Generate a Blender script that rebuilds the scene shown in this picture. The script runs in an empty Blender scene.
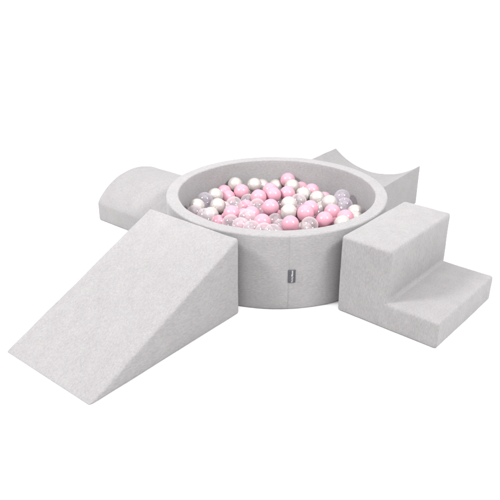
import bpy, bmesh, math, random
from mathutils import Vector, Matrix, noise

scene = bpy.context.scene
COL = scene.collection
R = math.radians

# ------------------------------------------------------------------ camera
cam_d = bpy.data.cameras.new("camera")
cam_d.sensor_width = 36.0
cam_d.lens = 6.5644 * 100 / 500 * 36.0
cam_d.clip_start = 0.05
cam_d.clip_end = 500
cam = bpy.data.objects.new("camera", cam_d)
COL.objects.link(cam)
PITCH, YAW, ROLL = 0.4508, -0.0429, -0.0036
CAM = Vector((0.0, -2.5354, 1.2537))
fw = Vector((math.sin(YAW) * math.cos(PITCH), math.cos(YAW) * math.cos(PITCH), -math.sin(PITCH)))
rt = Vector((math.cos(YAW), -math.sin(YAW), 0))
up = rt.cross(fw)
rt, up = math.cos(ROLL) * rt + math.sin(ROLL) * up, math.cos(ROLL) * up - math.sin(ROLL) * rt
cam.matrix_world = Matrix(((rt.x, up.x, -fw.x, CAM.x), (rt.y, up.y, -fw.y, CAM.y),
                           (rt.z, up.z, -fw.z, CAM.z), (0, 0, 0, 1)))
scene.camera = cam

# ------------------------------------------------------------------ light: white studio and two softboxes
world = bpy.data.worlds.new("World")
scene.world = world
world.use_nodes = True
bg = world.node_tree.nodes["Background"]
bg.inputs["Color"].default_value = (1.0, 0.995, 0.995, 1)
bg.inputs["Strength"].default_value = 1.36


def softbox(name, loc, size, power, target=(0, 0, 0.2)):
    d = bpy.data.lights.new(name, 'AREA')
    d.shape = 'DISK'
    d.size = size
    d.energy = power
    o = bpy.data.objects.new(name, d)
    COL.objects.link(o)
    o.location = loc
    o.rotation_euler = (Vector(target) - Vector(loc)).to_track_quat('-Z', 'Y').to_euler()
    return o


softbox("softbox_lamp", (-2.3, -1.2, 2.5), 0.7, 105)
softbox("softbox_lamp", (1.9, -1.5, 2.6), 0.7, 86)
def added_fill_spot(name, loc, target, power, cone, radius):
    d = bpy.data.lights.new(name, 'SPOT')
    d.energy = power
    d.spot_size = R(cone)
    d.spot_blend = 0.7
    d.shadow_soft_size = radius
    o = bpy.data.objects.new(name, d)
    COL.objects.link(o)
    o.location = loc
    o.rotation_euler = (Vector(target) - Vector(loc)).to_track_quat('-Z', 'Y').to_euler()
    return o


# added fill: narrow beams from the softbox positions to brighten the pit's inside wall
added_fill_spot("added_pit_fill_spot", (-2.3, -1.2, 2.5), (0.16, 0.2, 0.26), 255, 19, 0.3)
added_fill_spot("added_pit_fill_spot", (1.9, -1.5, 2.6), (-0.16, 0.2, 0.26), 255, 19, 0.3)
softbox("overhead_softbox_lamp", (0.1, -1.6, 5.0), 5.0, 100, (0, 0, 0))

scene.view_settings.view_transform = 'Standard'
scene.view_settings.look = 'None'
scene.view_settings.exposure = 0.0
scene.view_settings.gamma = 1.0
scene.render.engine = 'CYCLES'
scene.cycles.max_bounces = 12
scene.cycles.transparent_max_bounces = 24
scene.cycles.use_denoising = True


# ------------------------------------------------------------------ materials
def new_mat(name):
    m = bpy.data.materials.new(name)
    m.use_nodes = True
    nt = m.node_tree
    return m, nt, nt.nodes["Principled BSDF"]


def fabric(name, dark, light):
    """Heathered cotton jersey: short light and dark fibres along the cloth's grain (attribute 'cloth', metres)."""
    m, nt, p = new_mat(name)
    N, L = nt.nodes, nt.links
    at = N.new("ShaderNodeAttribute")
    at.attribute_name = "cloth"

    def nz(scale3, detail, rough, dist=0.0):
        mp = N.new("ShaderNodeMapping")
        mp.inputs["Scale"].default_value = scale3
        L.new(at.outputs["Vector"], mp.inputs["Vector"])
        n = N.new("ShaderNodeTexNoise")
        n.inputs["Scale"].default_value = 1.0
        n.inputs["Detail"].default_value = detail
        n.inputs["Roughness"].default_value = rough
        n.inputs["Distortion"].default_value = dist
        L.new(mp.outputs["Vector"], n.inputs["Vector"])
        return n.outputs["Fac"]

    def math_(op, a, b):
        k = N.new("ShaderNodeMath")
        k.operation = op
        for i, v in enumerate((a, b)):
            if isinstance(v, (int, float)):
                k.inputs[i].default_value = v
            else:
                L.new(v, k.inputs[i])
        return k.outputs[0]

    fleck = nz((88, 235, 235), 2.5, 0.62, 0.7)       # heather streaks about 1 cm x 3 mm
    grain = nz((420, 700, 700), 1.0, 0.5)           # single stitches
    cloud = nz((14, 22, 22), 2.0, 0.5)              # loose patches of paler yarn
    f = math_('ADD', math_('MULTIPLY', fleck, 0.62), math_('MULTIPLY', grain, 0.22))
    f = math_('ADD', f, math_('MULTIPLY', cloud, 0.16))
    ramp = N.new("ShaderNodeValToRGB")
    ramp.color_ramp.elements[0].position = 0.36
    ramp.color_ramp.elements[0].color = (*dark, 1)
    ramp.color_ramp.elements[1].position = 0.64
    ramp.color_ramp.elements[1].color = (*light, 1)
    L.new(f, ramp.inputs["Fac"])
    L.new(ramp.outputs["Color"], p.inputs["Base Color"])
    p.inputs["Roughness"].default_value = 0.95
    p.inputs["Specular IOR Level"].default_value = 0.15
    p.inputs["Sheen Weight"].default_value = 0.12
    p.inputs["Sheen Roughness"].default_value = 0.5
    b = N.new("ShaderNodeBump")
    b.inputs["Strength"].default_value = 0.35
    b.inputs["Distance"].default_value = 0.0012
    L.new(math_('ADD', math_('MULTIPLY', fleck, 0.6), math_('MULTIPLY', grain, 0.4)), b.inputs["Height"])
    L.new(b.outputs["Normal"], p.inputs["Normal"])
    return m


M_FAB = fabric("light_grey_jersey", (0.205, 0.197, 0.199), (0.272, 0.263, 0.265))
M_SEAM = fabric("seam_jersey", (0.222, 0.215, 0.218), (0.280, 0.272, 0.275))

m, nt, p = new_mat("white_floor")
p.inputs["Base Color"].default_value = (0.76, 0.76, 0.76, 1)
p.inputs["Roughness"].default_value = 0.9
p.inputs["Specular IOR Level"].default_value = 0.0
M_FLOOR = m

m, nt, p = new_mat("pink_plastic")
p.inputs["Base Color"].default_value = (0.435, 0.222, 0.272, 1)
p.inputs["Roughness"].default_value = 0.2
p.inputs["Specular IOR Level"].default_value = 0.45
p.inputs["Subsurface Weight"].default_value = 0.25
p.inputs["Subsurface Radius"].default_value = (0.02, 0.008, 0.01)
p.inputs["Subsurface Scale"].default_value = 0.5
M_PINK = m

m, nt, p = new_mat("pearl_plastic")
p.inputs["Base Color"].default_value = (0.37, 0.341, 0.325, 1)
p.inputs["Metallic"].default_value = 0.28
p.inputs["Roughness"].default_value = 0.25
p.inputs["Coat Weight"].default_value = 1.0
p.inputs["Coat Roughness"].default_value = 0.08
M_PEARL = m


def clear_plastic(name, tint, milk, milk_col):
    """Thin hollow shell: Fresnel gloss over tinted see-through plastic, with a slight milky body."""
    m = bpy.data.materials.new(name)
    m.use_nodes = True
    nt = m.node_tree
    N, L = nt.nodes, nt.links
    N.clear()
    out = N.new("ShaderNodeOutputMaterial")
    tr = N.new("ShaderNodeBsdfTransparent")
    tr.inputs["Color"].default_value = (*tint, 1)
    df = N.new("ShaderNodeBsdfDiffuse")
    df.inputs["Color"].default_value = (*milk_col, 1)
    tl = N.new("ShaderNodeBsdfTranslucent")
    tl.inputs["Color"].default_value = (*milk_col, 1)
    body = N.new("ShaderNodeMixShader")
    body.inputs[0].default_value = 0.5
    L.new(df.outputs[0], body.inputs[1])
    L.new(tl.outputs[0], body.inputs[2])
    mx = N.new("ShaderNodeMixShader")
    sq = N.new("ShaderNodeMath")                 # the shell is seen edge-on near the outline: more plastic in the way
    sq.operation = 'POWER'
    mk = N.new("ShaderNodeMath")
    mk.operation = 'MULTIPLY_ADD'
    mk.inputs[1].default_value = 0.5
    mk.inputs[2].default_value = milk
    L.new(tr.outputs[0], mx.inputs[1])
    L.new(body.outputs[0], mx.inputs[2])
    lw = N.new("ShaderNodeLayerWeight")          # Schlick's Fresnel, the same from inside and outside
    pw = N.new("ShaderNodeMath")
    pw.operation = 'POWER'
    L.new(lw.outputs["Facing"], pw.inputs[0])
    L.new(lw.outputs["Facing"], sq.inputs[0])
    sq.inputs[1].default_value = 2.2
    L.new(sq.outputs[0], mk.inputs[0])
    L.new(mk.outputs[0], mx.inputs[0])
    pw.inputs[1].default_value = 4.0
    fr = N.new("ShaderNodeMath")
    fr.operation = 'MULTIPLY_ADD'
    L.new(pw.outputs[0], fr.inputs[0])
    fr.inputs[1].default_value = 0.55
    fr.inputs[2].default_value = 0.07
    gl = N.new("ShaderNodeBsdfGlossy")
    gl.inputs["Roughness"].default_value = 0.06
    gl.inputs["Color"].default_value = (0.9, 0.88, 0.9, 1)
    fin = N.new("ShaderNodeMixShader")
    L.new(fr.outputs[0], fin.inputs[0])
    L.new(mx.outputs[0], fin.inputs[1])
    L.new(gl.outputs[0], fin.inputs[2])
    L.new(fin.outputs[0], out.inputs["Surface"])
    return m


M_CLEAR = clear_plastic("clear_plastic", (0.98, 0.955, 0.968), 0.22, (0.74, 0.695, 0.715))
M_LILAC = clear_plastic("lilac_clear_plastic", (0.955, 0.93, 0.965), 0.21, (0.66, 0.62, 0.68))

m, nt, p = new_mat("dark_grey_ribbon")
p.inputs["Base Color"].default_value = (0.05, 0.05, 0.057, 1)
p.inputs["Roughness"].default_value = 0.7
M_TAG = m
m, nt, p = new_mat("white_print")
p.inputs["Base Color"].default_value = (0.33, 0.33, 0.345, 1)
p.inputs["Roughness"].default_value = 0.7
M_PRINT = m


# ------------------------------------------------------------------ helpers
def link(name, me, mat=None, parent=None):
    o = bpy.data.objects.new(name, me)
    COL.objects.link(o)
    if mat:
        me.materials.append(mat)
    if parent:
        o.parent = parent
    return o


def tag(o, label, cat, group=None, kind=None):
    if label:
        o["label"] = label
    if cat:
        o["category"] = cat
    if group:
        o["group"] = group
    if kind:
        o["kind"] = kind


def cloth_attr(me, vecs):
    a = me.attributes.new("cloth", 'FLOAT_VECTOR', 'POINT')
    for i, v in enumerate(vecs):
        a.data[i].vector = v


def foam_block(name, profile, width, loc, theta, round_r, seed, arc_from=None, axis='V', grain='X', puff=0.0019):
    """A fabric-covered foam block: a closed profile pulled straight, its edges rounded, the faces cut into
    2 cm cells and pushed a millimetre in and out the way a stretched cover sits on foam.
    axis 'V': profile in (outward, z), pulled along the width;  axis 'U': profile in (width, z), pulled outward."""
    bm = bmesh.new()
    lo, hi = (-width / 2, width / 2) if axis == 'V' else (0.0, width)
    pt = (lambda a, z, e: (a, e, z)) if axis == 'V' else (lambda a, z, e: (e, a, z))
    A = [bm.verts.new(pt(a, z, lo)) for a, z in profile]
    B = [bm.verts.new(pt(a, z, hi)) for a, z in profile]
    n = len(profile)
    bm.faces.new(A)
    bm.faces.new(B[::-1])
    for i in range(n):
        bm.faces.new((A[i], B[i], B[(i + 1) % n], A[(i + 1) % n]))
    bmesh.ops.recalc_face_normals(bm, faces=bm.faces)
    sharp = [e for e in bm.edges if len(e.link_faces) == 2 and e.calc_face_angle(0) > R(24)
             and e.calc_face_angle_signed(0) > 0]
    bmesh.ops.bevel(bm, geom=sharp, offset=round_r, offset_type='OFFSET', segments=4, profile=0.5,
                    affect='EDGES', clamp_overlap=True)
    for ax in range(3):
        cs = [v.co[ax] for v in bm.verts]
        a, b = min(cs), max(cs)
        k = max(2, int((b - a) / 0.02))
        no = [0, 0, 0]
        no[ax] = 1
        for i in range(1, k):
            co = [0, 0, 0]
            co[ax] = a + (b - a) * (i + 0.013) / k
            bmesh.ops.bisect_plane(bm, geom=bm.verts[:] + bm.edges[:] + bm.faces[:], plane_co=co, plane_no=no,
                                   dist=1e-5)
    bmesh.ops.remove_doubles(bm, verts=bm.verts, dist=0.0009)
    bmesh.ops.dissolve_degenerate(bm, dist=0.0004, edges=bm.edges)
    bmesh.ops.triangulate(bm, faces=[f for f in bm.faces if len(f.verts) > 4])
    bm.normal_update()
    sh = Vector((seed * 7.31, seed * 3.17, seed * 5.71))
    base = [v.co.copy() for v in bm.verts]
    new = []
    for v in bm.verts:
        q = v.co
        d = noise.noise(q * 9.0 + sh) * puff + noise.noise(q * 30.0 + sh) * puff * 0.35
        if q.z < 0.004:
            d = min(d, 0) * 0.2
        new.append(q + v.normal * d)
    for v, q in zip(bm.verts, new):
        v.co = q
        v.co.z = max(v.co.z, 0.0)
    for f in bm.faces:
        f.smooth = True
    me = bpy.data.meshes.new(name)
    bm.to_mesh(me)
    bm.free()
    if grain == 'X':
        cl = [(q.x + seed, q.y, q.z) for q in base]
    elif grain == 'Y':
        cl = [(q.y + seed, q.x, q.z) for q in base]
    else:
        cl = [(q.z + seed, q.y, q.x) for q in base]
    cloth_attr(me, cl)
    o = link(name, me, M_FAB)
    o.location = loc
    o.rotation_euler = (0, 0, theta)
    return o


def radial(u, v, th):
    return (u * math.cos(th) - v * math.sin(th), u * math.sin(th) + v * math.cos(th), 0.0)


# ------------------------------------------------------------------ setting
bm = bmesh.new()
bmesh.ops.create_grid(bm, x_segments=8, y_segments=8, size=40)
me = bpy.data.meshes.new("floor")
bm.to_mesh(me)
bm.free()
fl = link("floor", me, M_FLOOR)
fl["kind"] = "structure"

# ------------------------------------------------------------------ ball pit
RO, RI, H = 0.45, 0.40, 0.30
TH0 = R(-90 + 6.3)                     # where the cover is sewn together, under the tag
pit = bpy.data.objects.new("ball_pit", None)
COL.objects.link(pit)
tag(pit, "round light grey fabric ball pit filled with pink, pearl and clear balls", "ball pit")


def arc(cx, cz, r, a0, a1, k):
    return [(cx + r * math.cos(R(a0 + (a1 - a0) * i / k)), cz + r * math.sin(R(a0 + (a1 - a0) * i / k)))
            for i in range(k + 1)]


def seg(a, b, k):
    return [(a[0] + (b[0] - a[0]) * i / k, a[1] + (b[1] - a[1]) * i / k) for i in range(1, k)]


prof = [(RI + 0.02, 0.0)]
prof += arc(RO - 0.008, 0.008, 0.008, -90, 0, 4)
prof += seg((RO, 0.008), (RO, H - 0.0075), 14)
prof += arc(RO - 0.0075, H - 0.0075, 0.0075, 0, 90, 6)
prof += seg((RO - 0.0075, H), (RI + 0.006, H), 4)
prof += arc(RI + 0.006, H - 0.006, 0.006, 90, 180, 5)
prof += seg((RI, H - 0.006), (RI, 0.02), 14)
prof += [(RI, 0.02)]
bm = bmesh.new()
SEG = 240
vecs, rows = [], []
ln = [0.0]
for a, b in zip(prof, prof[1:]):
    ln.append(ln[-1] + math.dist(a, b))
for s in range(SEG + 1):
    th = TH0 + 2 * math.pi * s / SEG
    c, sn = math.cos(th), math.sin(th)
    row = []
    for (r_, z_), l in zip(prof, ln):
        d = noise.noise(Vector((c * 4, sn * 4, z_ * 9 + r_ * 20))) * 0.0014
        puck = 0.0008 * math.exp(-((min(s, SEG - s) * 2 * math.pi * RO / SEG) / 0.006) ** 2) if r_ > RI + 0.03 else 0
        rr = r_ + d - puck
        zz = z_ + (noise.noise(Vector((c * 5, sn * 5, 3.3 + r_ * 12))) * 0.0011 if z_ > H - 0.01 else 0)
        row.append(bm.verts.new((rr * c, rr * sn, zz)))
        vecs.append((th * RO, l, 0.0))
    rows.append(row)
for a, b in zip(rows, rows[1:]):
    for i in range(len(prof) - 1):
        f = bm.faces.new((a[i], b[i], b[i + 1], a[i + 1]))
        f.smooth = True
bmesh.ops.recalc_face_normals(bm, faces=bm.faces)
me = bpy.data.meshes.new("foam_ring")
bm.to_mesh(me)
bm.free()
cloth_attr(me, vecs)
link("foam_ring", me, M_FAB, pit)

bm = bmesh.new()                       # padded bottom under the balls
bmesh.ops.create_cone(bm, cap_ends=True, segments=96, radius1=RI - 0.002, radius2=RI - 0.002, depth=0.045,
                      matrix=Matrix.Translation((0, 0, 0.0265)))
me = bpy.data.meshes.new("bottom_mat")
bm.to_mesh(me)
bm.free()
cloth_attr(me, [tuple(v.co) for v in me.vertices])
link("bottom_mat", me, M_FAB, pit)

# sewn seam down the outside of the ring and over its rim
bm = bmesh.new()
outer = [(r_, z_) for r_, z_ in prof if r_ > RI + 0.012 and (r_ > RO - 0.0081 or z_ > 0.1)]
outer = outer[1:]
fine = []
for a, b in zip(outer, outer[1:]):
    k = max(1, int(math.dist(a, b) / 0.0035))
    fine += [(a[0] + (b[0] - a[0]) * i / k, a[1] + (b[1] - a[1]) * i / k) for i in range(k)]
fine.append(outer[-1])
prev = None
svec = []
for i, (r_, z_) in enumerate(fine):
    w = 0.0012 + 0.0004 * math.sin(i * 1.9)
    lift = 0.0004 + 0.0006 * (i % 3 == 0)
    vv = []
    for k, off in enumerate((-w, -w * 0.4, w * 0.4, w)):
        th = TH0 + off / RO
        hgt = -0.0022 if k in (0, 3) else lift - 0.0005
        rr = r_ + (hgt if z_ < H - 0.001 else 0)
        zz = z_ + (hgt if z_ >= H - 0.001 else 0)
        vv.append(bm.verts.new((rr * math.cos(th), rr * math.sin(th), zz)))
        svec.append((i * 0.0035, off, 0.4))
    if prev:
        for k in range(3):
            bm.faces.new((prev[k], prev[k + 1], vv[k + 1], vv[k])).smooth = True
    prev = vv
bmesh.ops.recalc_face_normals(bm, faces=bm.faces)
me = bpy.data.meshes.new("seam")
bm.to_mesh(me)
bm.free()
cloth_attr(me, svec)
link("seam", me, M_SEAM, pit)

# little woven tag sewn into the seam, its writing running upwards
TW, TH_, TZ = 0.0265, 0.0505, 0.1395
th_c = TH0 + 0.0110 / RO
bm = bmesh.new()
front, back = [], []
for j in range(9):
    for i in range(5):
        x = (i / 4 - 0.5) * TW
        z = TZ + (j / 8 - 0.5) * TH_
        th = th_c + x / RO
        bulge = 0.0022 + 0.0008 * math.sin(i / 4 * math.pi) + 0.0004 * math.sin(j * 0.9)
        front.append(bm.verts.new(((RO + bulge) * math.cos(th), (RO + bulge) * math.sin(th), z)))
for j in range(9):
    for i in range(5):
        x = (i / 4 - 0.5) * TW
        z = TZ + (j / 8 - 0.5) * TH_
        th = th_c + x / RO
        back.append(bm.verts.new(((RO + 0.0004) * math.cos(th), (RO + 0.0004) * math.sin(th), z)))
for j in range(8):
    for i in range(4):
        k = j * 5 + i
        bm.faces.new((front[k], front[k + 1], front[k + 6], front[k + 5])).smooth = True
        bm.faces.new((back[k + 5], back[k + 6], back[k + 1], back[k])).smooth = True
for j in range(8):
    for i in (0, 4):
        k = j * 5 + i
        bm.faces.new((front[k], front[k + 5], back[k + 5], back[k]))
for i in range(4):
    for j in (0, 8):
        k = j * 5 + i
        bm.faces.new((front[k], front[k + 1], back[k + 1], back[k]))
bmesh.ops.recalc_face_normals(bm, faces=bm.faces)
me = bpy.data.meshes.new("tag")
bm.to_mesh(me)
bm.free()
tg = link("tag", me, M_TAG, pit)
tg["label"] = "small dark grey woven tag with pale writing running upwards"

for word, zc, size, boost in (("Kiddy", TZ - 0.0122, 0.0096, 0.00012), ("Moon", TZ + 0.0120, 0.0098, 0.00045)):
    cu = bpy.data.curves.new("word", 'FONT')
    cu.body = word
    cu.size = size
    cu.align_x = 'CENTER'
    cu.extrude = 0.00025
    cu.offset = boost
    tmp = bpy.data.objects.new("word", cu)
    COL.objects.link(tmp)
    dg = bpy.context.evaluated_depsgraph_get()
    me = bpy.data.meshes.new_from_object(tmp.evaluated_get(dg))
    bpy.data.objects.remove(tmp)
    for v in me.vertices:
        tx, tz = v.co.x, v.co.y                 # along the word, up the letters
        x = 0.0040 - tz                         # letters stand with their feet to the right
        th = th_c + x / RO
        rr = RO + 0.0036 + v.co.z
        v.co = (rr * math.cos(th), rr * math.sin(th), zc + tx)
    link("lettering", me, M_PRINT, tg)

# ------------------------------------------------------------------ foam blocks round the pit
th = -2.2183
o = foam_block("foam_ramp", [(0, 0), (0.683, 0), (0, 0.3017)], 0.4463,
               radial(0.4585, -0.0361, th), th, 0.0095, 1, grain='X')
tag(o, "light grey fabric foam ramp wedge sloping to the floor at front left", "foam ramp")

th = -0.6713
o = foam_block("foam_stairs", [(0, 0), (0.394, 0), (0.394, 0.101), (0.1971, 0.101), (0.1971, 0.3004), (0, 0.3004)],
               0.4405, radial(0.4565, 0.0161, th), th, 0.010, 2, grain='Z')
tag(o, "light grey fabric foam block with two steps standing right of the pit", "foam steps")


def arc_profile(w, hs, hp, k=28):
    s = hp - hs
    rr = (w * w / 4 + s * s) / (2 * abs(s))
    sg = 1 if s > 0 else -1
    out = []
    for i in range(k + 1):
        v = w / 2 - w * i / k
        out.append((v, hp - sg * rr + sg * math.sqrt(max(rr * rr - v * v, 0))))
    if s > 0:                              # the hump runs over its shoulder into the side in one soft curve
        p0, p1, p2 = (w / 2, hs - 0.014), (w / 2, hs + 0.003), out[2]
        sh = [tuple((1 - t) ** 2 * a + 2 * t * (1 - t) * b + t * t * c for a, b, c in zip(p0, p1, p2))
              for t in (i / 7 for i in range(7))]
        out = sh + out[2:k - 1] + [(-a, b) for a, b in sh[::-1]]
    return [(-w / 2, 0), (w / 2, 0)] + out


th = 2.4932
o = foam_block("foam_hump", arc_profile(0.472, 0.0952, 0.203), 0.9018 - 0.4585,
               radial(0.4585, -0.0071, th), th, 0.009, 3, axis='U', grain='Y')
tag(o, "light grey fabric foam block with rounded humped top behind the ramp", "foam block")

th = 0.945
o = foam_block("foam_cradle", arc_profile(0.4914, 0.2017, 0.1128), 0.9353 - 0.4585,
               radial(0.4585, 0.0358, th), th, 0.006, 4, axis='U', grain='Y')
tag(o, "light grey fabric foam block with scooped hollow top behind the pit", "foam block")

# ------------------------------------------------------------------ balls
BR = 0.0347
SEEN = [   # P pink, W pearl white, C clear, L lilac clear; centre of every ball of the top layer
    ('W',-0.1892,0.3097,0.2091),('P',-0.2378,0.2739,0.1835),('W',-0.2681,0.17,0.2067),('P',-0.2169,0.2094,0.1837),
    ('L',-0.309,0.1146,0.2076),('W',-0.3353,0.0424,0.2062),('C',-0.336,-0.0269,0.2053),
    ('W',-0.2486,0.0638,0.2006),('C',-0.2875,-0.0754,0.211),('W',-0.2739,0.0029,0.185),
    ('P',-0.1812,-0.0544,0.2159),('C',-0.1784,0.0517,0.2137),('P',-0.2338,-0.0551,0.1734),
    ('C',-0.1805,-0.122,0.2045),('C',-0.1373,-0.1727,0.2135),('P',-0.1296,0.096,0.1826),
    ('C',-0.1157,-0.1055,0.2215),('P',-0.156,0.2316,0.2039),('W',-0.1008,0.3025,0.2094),
    ('W',-0.0666,0.3565,0.1847),('W',-0.0022,0.3633,0.1816),('P',-0.0761,0.1257,0.2189),
    ('P',-0.0275,0.2463,0.2056),('P',-0.0129,0.1516,0.221),('C',-0.1241,0.1762,0.1786),('C',-0.079,0.0347,0.2123),
    ('P',-0.022,-0.0106,0.2288),('C',-0.0569,0.1753,0.1753),('P',-0.0532,-0.1549,0.2227),
    ('C',-0.0011,-0.0694,0.19),('C',0.0183,-0.1351,0.1916),('C',-0.0435,-0.267,0.2331),
    ('C',-0.0105,-0.2146,0.2059),('C',-0.0919,-0.221,0.2219),('W',0.0542,0.0316,0.2249),
    ('W',0.0527,-0.0658,0.2301),('P',0.0568,-0.179,0.2267),('P',0.0491,0.1801,0.2159),('C',0.0057,0.1997,0.168),
    ('P',0.0527,0.3584,0.2161),('W',0.0717,0.2929,0.2083),('P',0.1144,0.3438,0.1784),('W',0.1205,0.1957,0.2067),
    ('P',0.1594,0.2523,0.2031),('W',0.1798,0.1627,0.2021),('P',0.2138,0.2215,0.176),('C',0.0957,0.0862,0.2173),
    ('P',0.1425,-0.0042,0.223),('P',0.1189,-0.0792,0.232),('C',0.1697,0.0423,0.1806),('P',0.1951,-0.1032,0.214),
    ('P',0.233,-0.0076,0.2091),('C',0.1325,-0.1643,0.2166),('P',0.095,-0.0383,0.1833),('W',0.201,0.1036,0.1778),
    ('W',0.2262,0.0595,0.2228),('L',0.2891,0.1763,0.2049),('L',0.2907,0.0698,0.2083),('W',0.2725,0.121,0.1674),
    ('W',0.3299,0.0139,0.1992),('W',0.3243,-0.0539,0.1976),('P',0.2784,-0.0965,0.2206),
    ('W',0.2627,-0.1619,0.2236),('P',0.2444,-0.0639,0.1722),('P',-0.1,-0.0289,0.203),
]
BURIED = [
    ('C',0.1102,-0.3061,0.2048),('P',0.2069,-0.2565,0.1982),('W',-0.2745,-0.2019,0.2007),
    ('P',-0.1329,-0.2926,0.2021),('C',-0.0349,-0.3589,0.2048),('P',0.0242,-0.2893,0.2026),
    ('C',-0.3258,-0.1326,0.1951),('W',0.0466,-0.3587,0.1964),('C',-0.2294,-0.2634,0.1963),
    ('W',0.2789,-0.2276,0.2052),('P',0.3375,-0.1297,0.2056),('C',0.3264,0.0721,0.1527),('L',0.0027,0.2838,0.1576),
    ('L',-0.2371,-0.1452,0.1556),('P',-0.1358,0.0195,0.1742),('P',-0.0409,0.0897,0.1691),
    ('C',0.0536,0.104,0.1649),('W',0.1399,-0.2395,0.1584),('P',-0.3489,-0.0673,0.1517),
    ('W',-0.0702,-0.2627,0.1562),('P',0.1253,0.1205,0.158),('W',0.072,-0.2801,0.1578),('W',0.1576,-0.3222,0.1537),
    ('P',0.2324,-0.1914,0.1565),('W',0.1139,-0.1119,0.1735),('W',0.3,-0.1464,0.1509),('P',0.09,-0.1726,0.1659),
    ('C',0.1661,0.3154,0.149),('P',-0.073,0.2643,0.1553),('W',-0.1258,0.3191,0.1507),('P',0.0699,0.2317,0.1662),
    ('W',-0.2287,0.1274,0.1621),('C',-0.0686,-0.0817,0.1788),('P',0.1859,-0.0237,0.1658),
    ('P',-0.2006,0.0011,0.1665),('P',0.0054,0.0119,0.173),('P',0.2637,0.0434,0.1524),('C',-0.1782,-0.2684,0.1536),
    ('P',-0.0956,-0.1563,0.165),('C',-0.1781,-0.1949,0.162),('C',-0.0875,-0.3441,0.1656),
    ('C',-0.2823,0.2076,0.1534),('C',-0.3275,0.1433,0.15),('P',-0.1418,-0.0713,0.1635),
    ('C',-0.3014,0.0807,0.1503),('W',0.1678,-0.1685,0.1587),('P',0.099,0.0415,0.1686),('W',-0.1785,0.2774,0.153),
    ('C',0.28,0.2273,0.164),('W',-0.3129,-0.1805,0.1495),('P',-0.0095,-0.3232,0.1546),('W',0.0507,0.3331,0.1537),
    ('P',-0.3458,0.0044,0.1486),('W',-0.1877,0.0758,0.145),('P',0.3522,-0.0315,0.1365),('W',0.1456,0.2115,0.1429),
    ('L',0.2052,-0.1132,0.1477),('L',-0.0413,-0.2033,0.1465),('L',0.016,-0.2427,0.151),
    ('W',-0.2451,-0.2215,0.1445),('C',0.3485,-0.0975,0.1475),('P',0.2424,0.1743,0.1394),
    ('C',0.1087,0.2804,0.1455),('L',-0.1687,0.2122,0.1387),('L',0.2365,0.2701,0.1378),('W',-0.1489,-0.3261,0.139),
    ('W',-0.2847,-0.0986,0.1442),('P',0.3298,0.1403,0.1349),('W',0.093,-0.3429,0.1375),('P',0.213,-0.2874,0.1364),
    ('C',0.0775,0.1659,0.14),('P',-0.1624,0.1363,0.1403),('C',0.2865,-0.0223,0.1389),('L',-0.065,0.1125,0.1112),
    ('L',0.0422,-0.099,0.1364),('P',-0.2488,-0.0356,0.1057),('P',0.3556,0.0295,0.11),('L',0.0018,0.3359,0.1075),
    ('W',0.2515,-0.234,0.1093),('W',0.1722,0.1569,0.1089),('P',0.0154,-0.0376,0.1256),('C',0.1445,-0.2798,0.102),
    ('W',0.2232,0.1048,0.1141),('W',-0.1054,0.1711,0.1119),('L',-0.2351,0.244,0.1091),
    ('L',-0.1794,-0.0406,0.1122),('P',-0.0708,0.3341,0.1087),('C',-0.0688,-0.3204,0.1067),
    ('C',0.0128,-0.1576,0.1277),('W',-0.0587,-0.0179,0.1252),('P',-0.1568,-0.1227,0.1236),
    ('P',0.1971,0.022,0.1071),('C',-0.2418,0.0474,0.1061),('C',0.065,-0.2194,0.1113),('L',-0.3354,-0.1316,0.1111),
    ('W',-0.0289,0.2344,0.1148),('P',0.2607,-0.089,0.1084),('P',0.0557,0.2463,0.1009),('W',0.1492,0.0683,0.1197),
    ('P',-0.127,-0.2242,0.1209),('P',-0.1261,0.0833,0.1107),('W',-0.2685,0.1494,0.1042),('C',0.0067,0.13,0.1149),
    ('C',0.1151,-0.0123,0.1252),('L',-0.0146,-0.2792,0.1051),('P',0.0893,0.3314,0.0996),
    ('P',0.1807,-0.2089,0.108),('P',0.0359,-0.3493,0.1041),('C',-0.0087,0.0519,0.1205),('C',-0.033,-0.108,0.1232),
    ('L',0.1491,-0.0751,0.122),('P',0.0577,0.0438,0.1173),('C',-0.3377,0.0552,0.1013),('P',-0.318,-0.0321,0.1006),
    ('L',0.181,0.257,0.1032),('C',-0.1176,0.2738,0.1019),('W',0.2946,0.206,0.1013),('P',-0.1916,-0.2246,0.1028),
    ('C',0.2895,0.0999,0.1007),('C',-0.2743,-0.1568,0.1012),('W',0.2363,-0.1519,0.1032),
    ('C',-0.2187,-0.2877,0.1054),('C',-0.1676,0.0239,0.1089),
]


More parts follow.
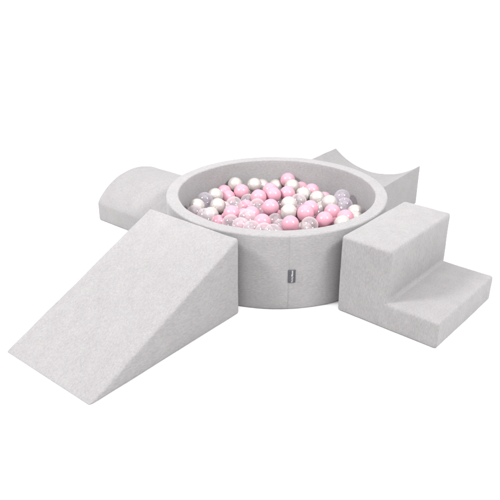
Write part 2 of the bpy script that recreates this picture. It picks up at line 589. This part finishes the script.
def ball_mesh(name, mat):
    """Blow-moulded play ball: a sphere with the faint ridge of its mould line and the pip of its filling hole."""
    bm = bmesh.new()
    lat = [-90, -80, -70, -60, -50, -40, -30, -20, -11, -5, -2.0, -1.2, 0, 1.2, 2.0, 5, 11, 20, 30, 40, 50, 60, 70, 80, 90]
    n = 48
    rings = []
    for a in lat:
        r_ = BR * (1.006 if a == 0 else 1.0)
        if abs(a) == 90:
            rings.append([bm.verts.new((0, 0, math.copysign(BR, a)))])
        else:
            rings.append([bm.verts.new((r_ * math.cos(R(a)) * math.cos(2 * math.pi * i / n),
                                        r_ * math.cos(R(a)) * math.sin(2 * math.pi * i / n),
                                        r_ * math.sin(R(a)))) for i in range(n)])
    for a, b in zip(rings, rings[1:]):
        for i in range(n):
            j = (i + 1) % n
            if len(a) == 1:
                bm.faces.new((a[0], b[j], b[i]))
            elif len(b) == 1:
                bm.faces.new((a[i], a[j], b[0]))
            else:
                bm.faces.new((a[i], a[j], b[j], b[i]))
    bmesh.ops.recalc_face_normals(bm, faces=bm.faces)
    for f in bm.faces:
        f.smooth = True
    me = bpy.data.meshes.new(name)
    bm.to_mesh(me)
    bm.free()
    me.materials.append(mat)
    return me


KIND = {'P': ("pink_ball", M_PINK, "glossy pink ball", "pink balls in the pit"),
        'W': ("pearl_ball", M_PEARL, "pearl white ball", "pearl white balls in the pit"),
        'C': ("clear_ball", M_CLEAR, "clear see-through ball", "clear balls in the pit"),
        'L': ("lilac_ball", M_LILAC, "lilac see-through ball", "lilac clear balls in the pit")}
PROTO = {}
rnd = random.Random(4)


def put_ball(k, pos):
    name, mat, _, grp = KIND[k]
    if k not in PROTO:
        PROTO[k] = bpy.data.objects.new(name, ball_mesh(name, mat))
        o = PROTO[k]
    else:
        o = PROTO[k].copy()
    COL.objects.link(o)
    o.location = pos
    o.rotation_euler = (rnd.uniform(0, 6.28), rnd.uniform(0, 6.28), rnd.uniform(0, 6.28))
    tag(o, None, "ball", grp)
    return o


ORD = "first second third fourth fifth sixth seventh eighth ninth tenth eleventh twelfth thirteenth fourteenth".split()


def picture(pos):
    d = Vector(pos) - CAM
    return d.dot(rt) / d.dot(fw), d.dot(up) / d.dot(fw)


# own words for the balls that stand out, by index in SEEN; the rest by their row and order along it
OWN = {}
bands = {}
for i, (k, x, y, z) in enumerate(SEEN):
    o = put_ball(k, (x, y, z))
    if i in OWN:
        o["label"] = OWN[i]
        continue
    px, py = picture((x, y, z))
    row = 0 if y > 0.17 else (1 if y > 0.0 else 2)
    bands.setdefault((k, row), []).append((px, o))
WHERE = ("by the far wall", "across the middle of the heap", "by the near rim")
for (k, row), lst in bands.items():
    lst.sort(key=lambda t: t[0])
    for n, (_, o) in enumerate(lst):
        what = KIND[k][2]
        if len(lst) == 1:
            o["label"] = "only %s %s" % (what, WHERE[row])
        else:
            o["label"] = "%s, %s from the left %s" % (what, ORD[n], WHERE[row])
for k, x, y, z in BURIED:
    o = put_ball(k, (x, y, z))
    o["label"] = "%s buried under the top layer of balls in the pit" % KIND[k][2]
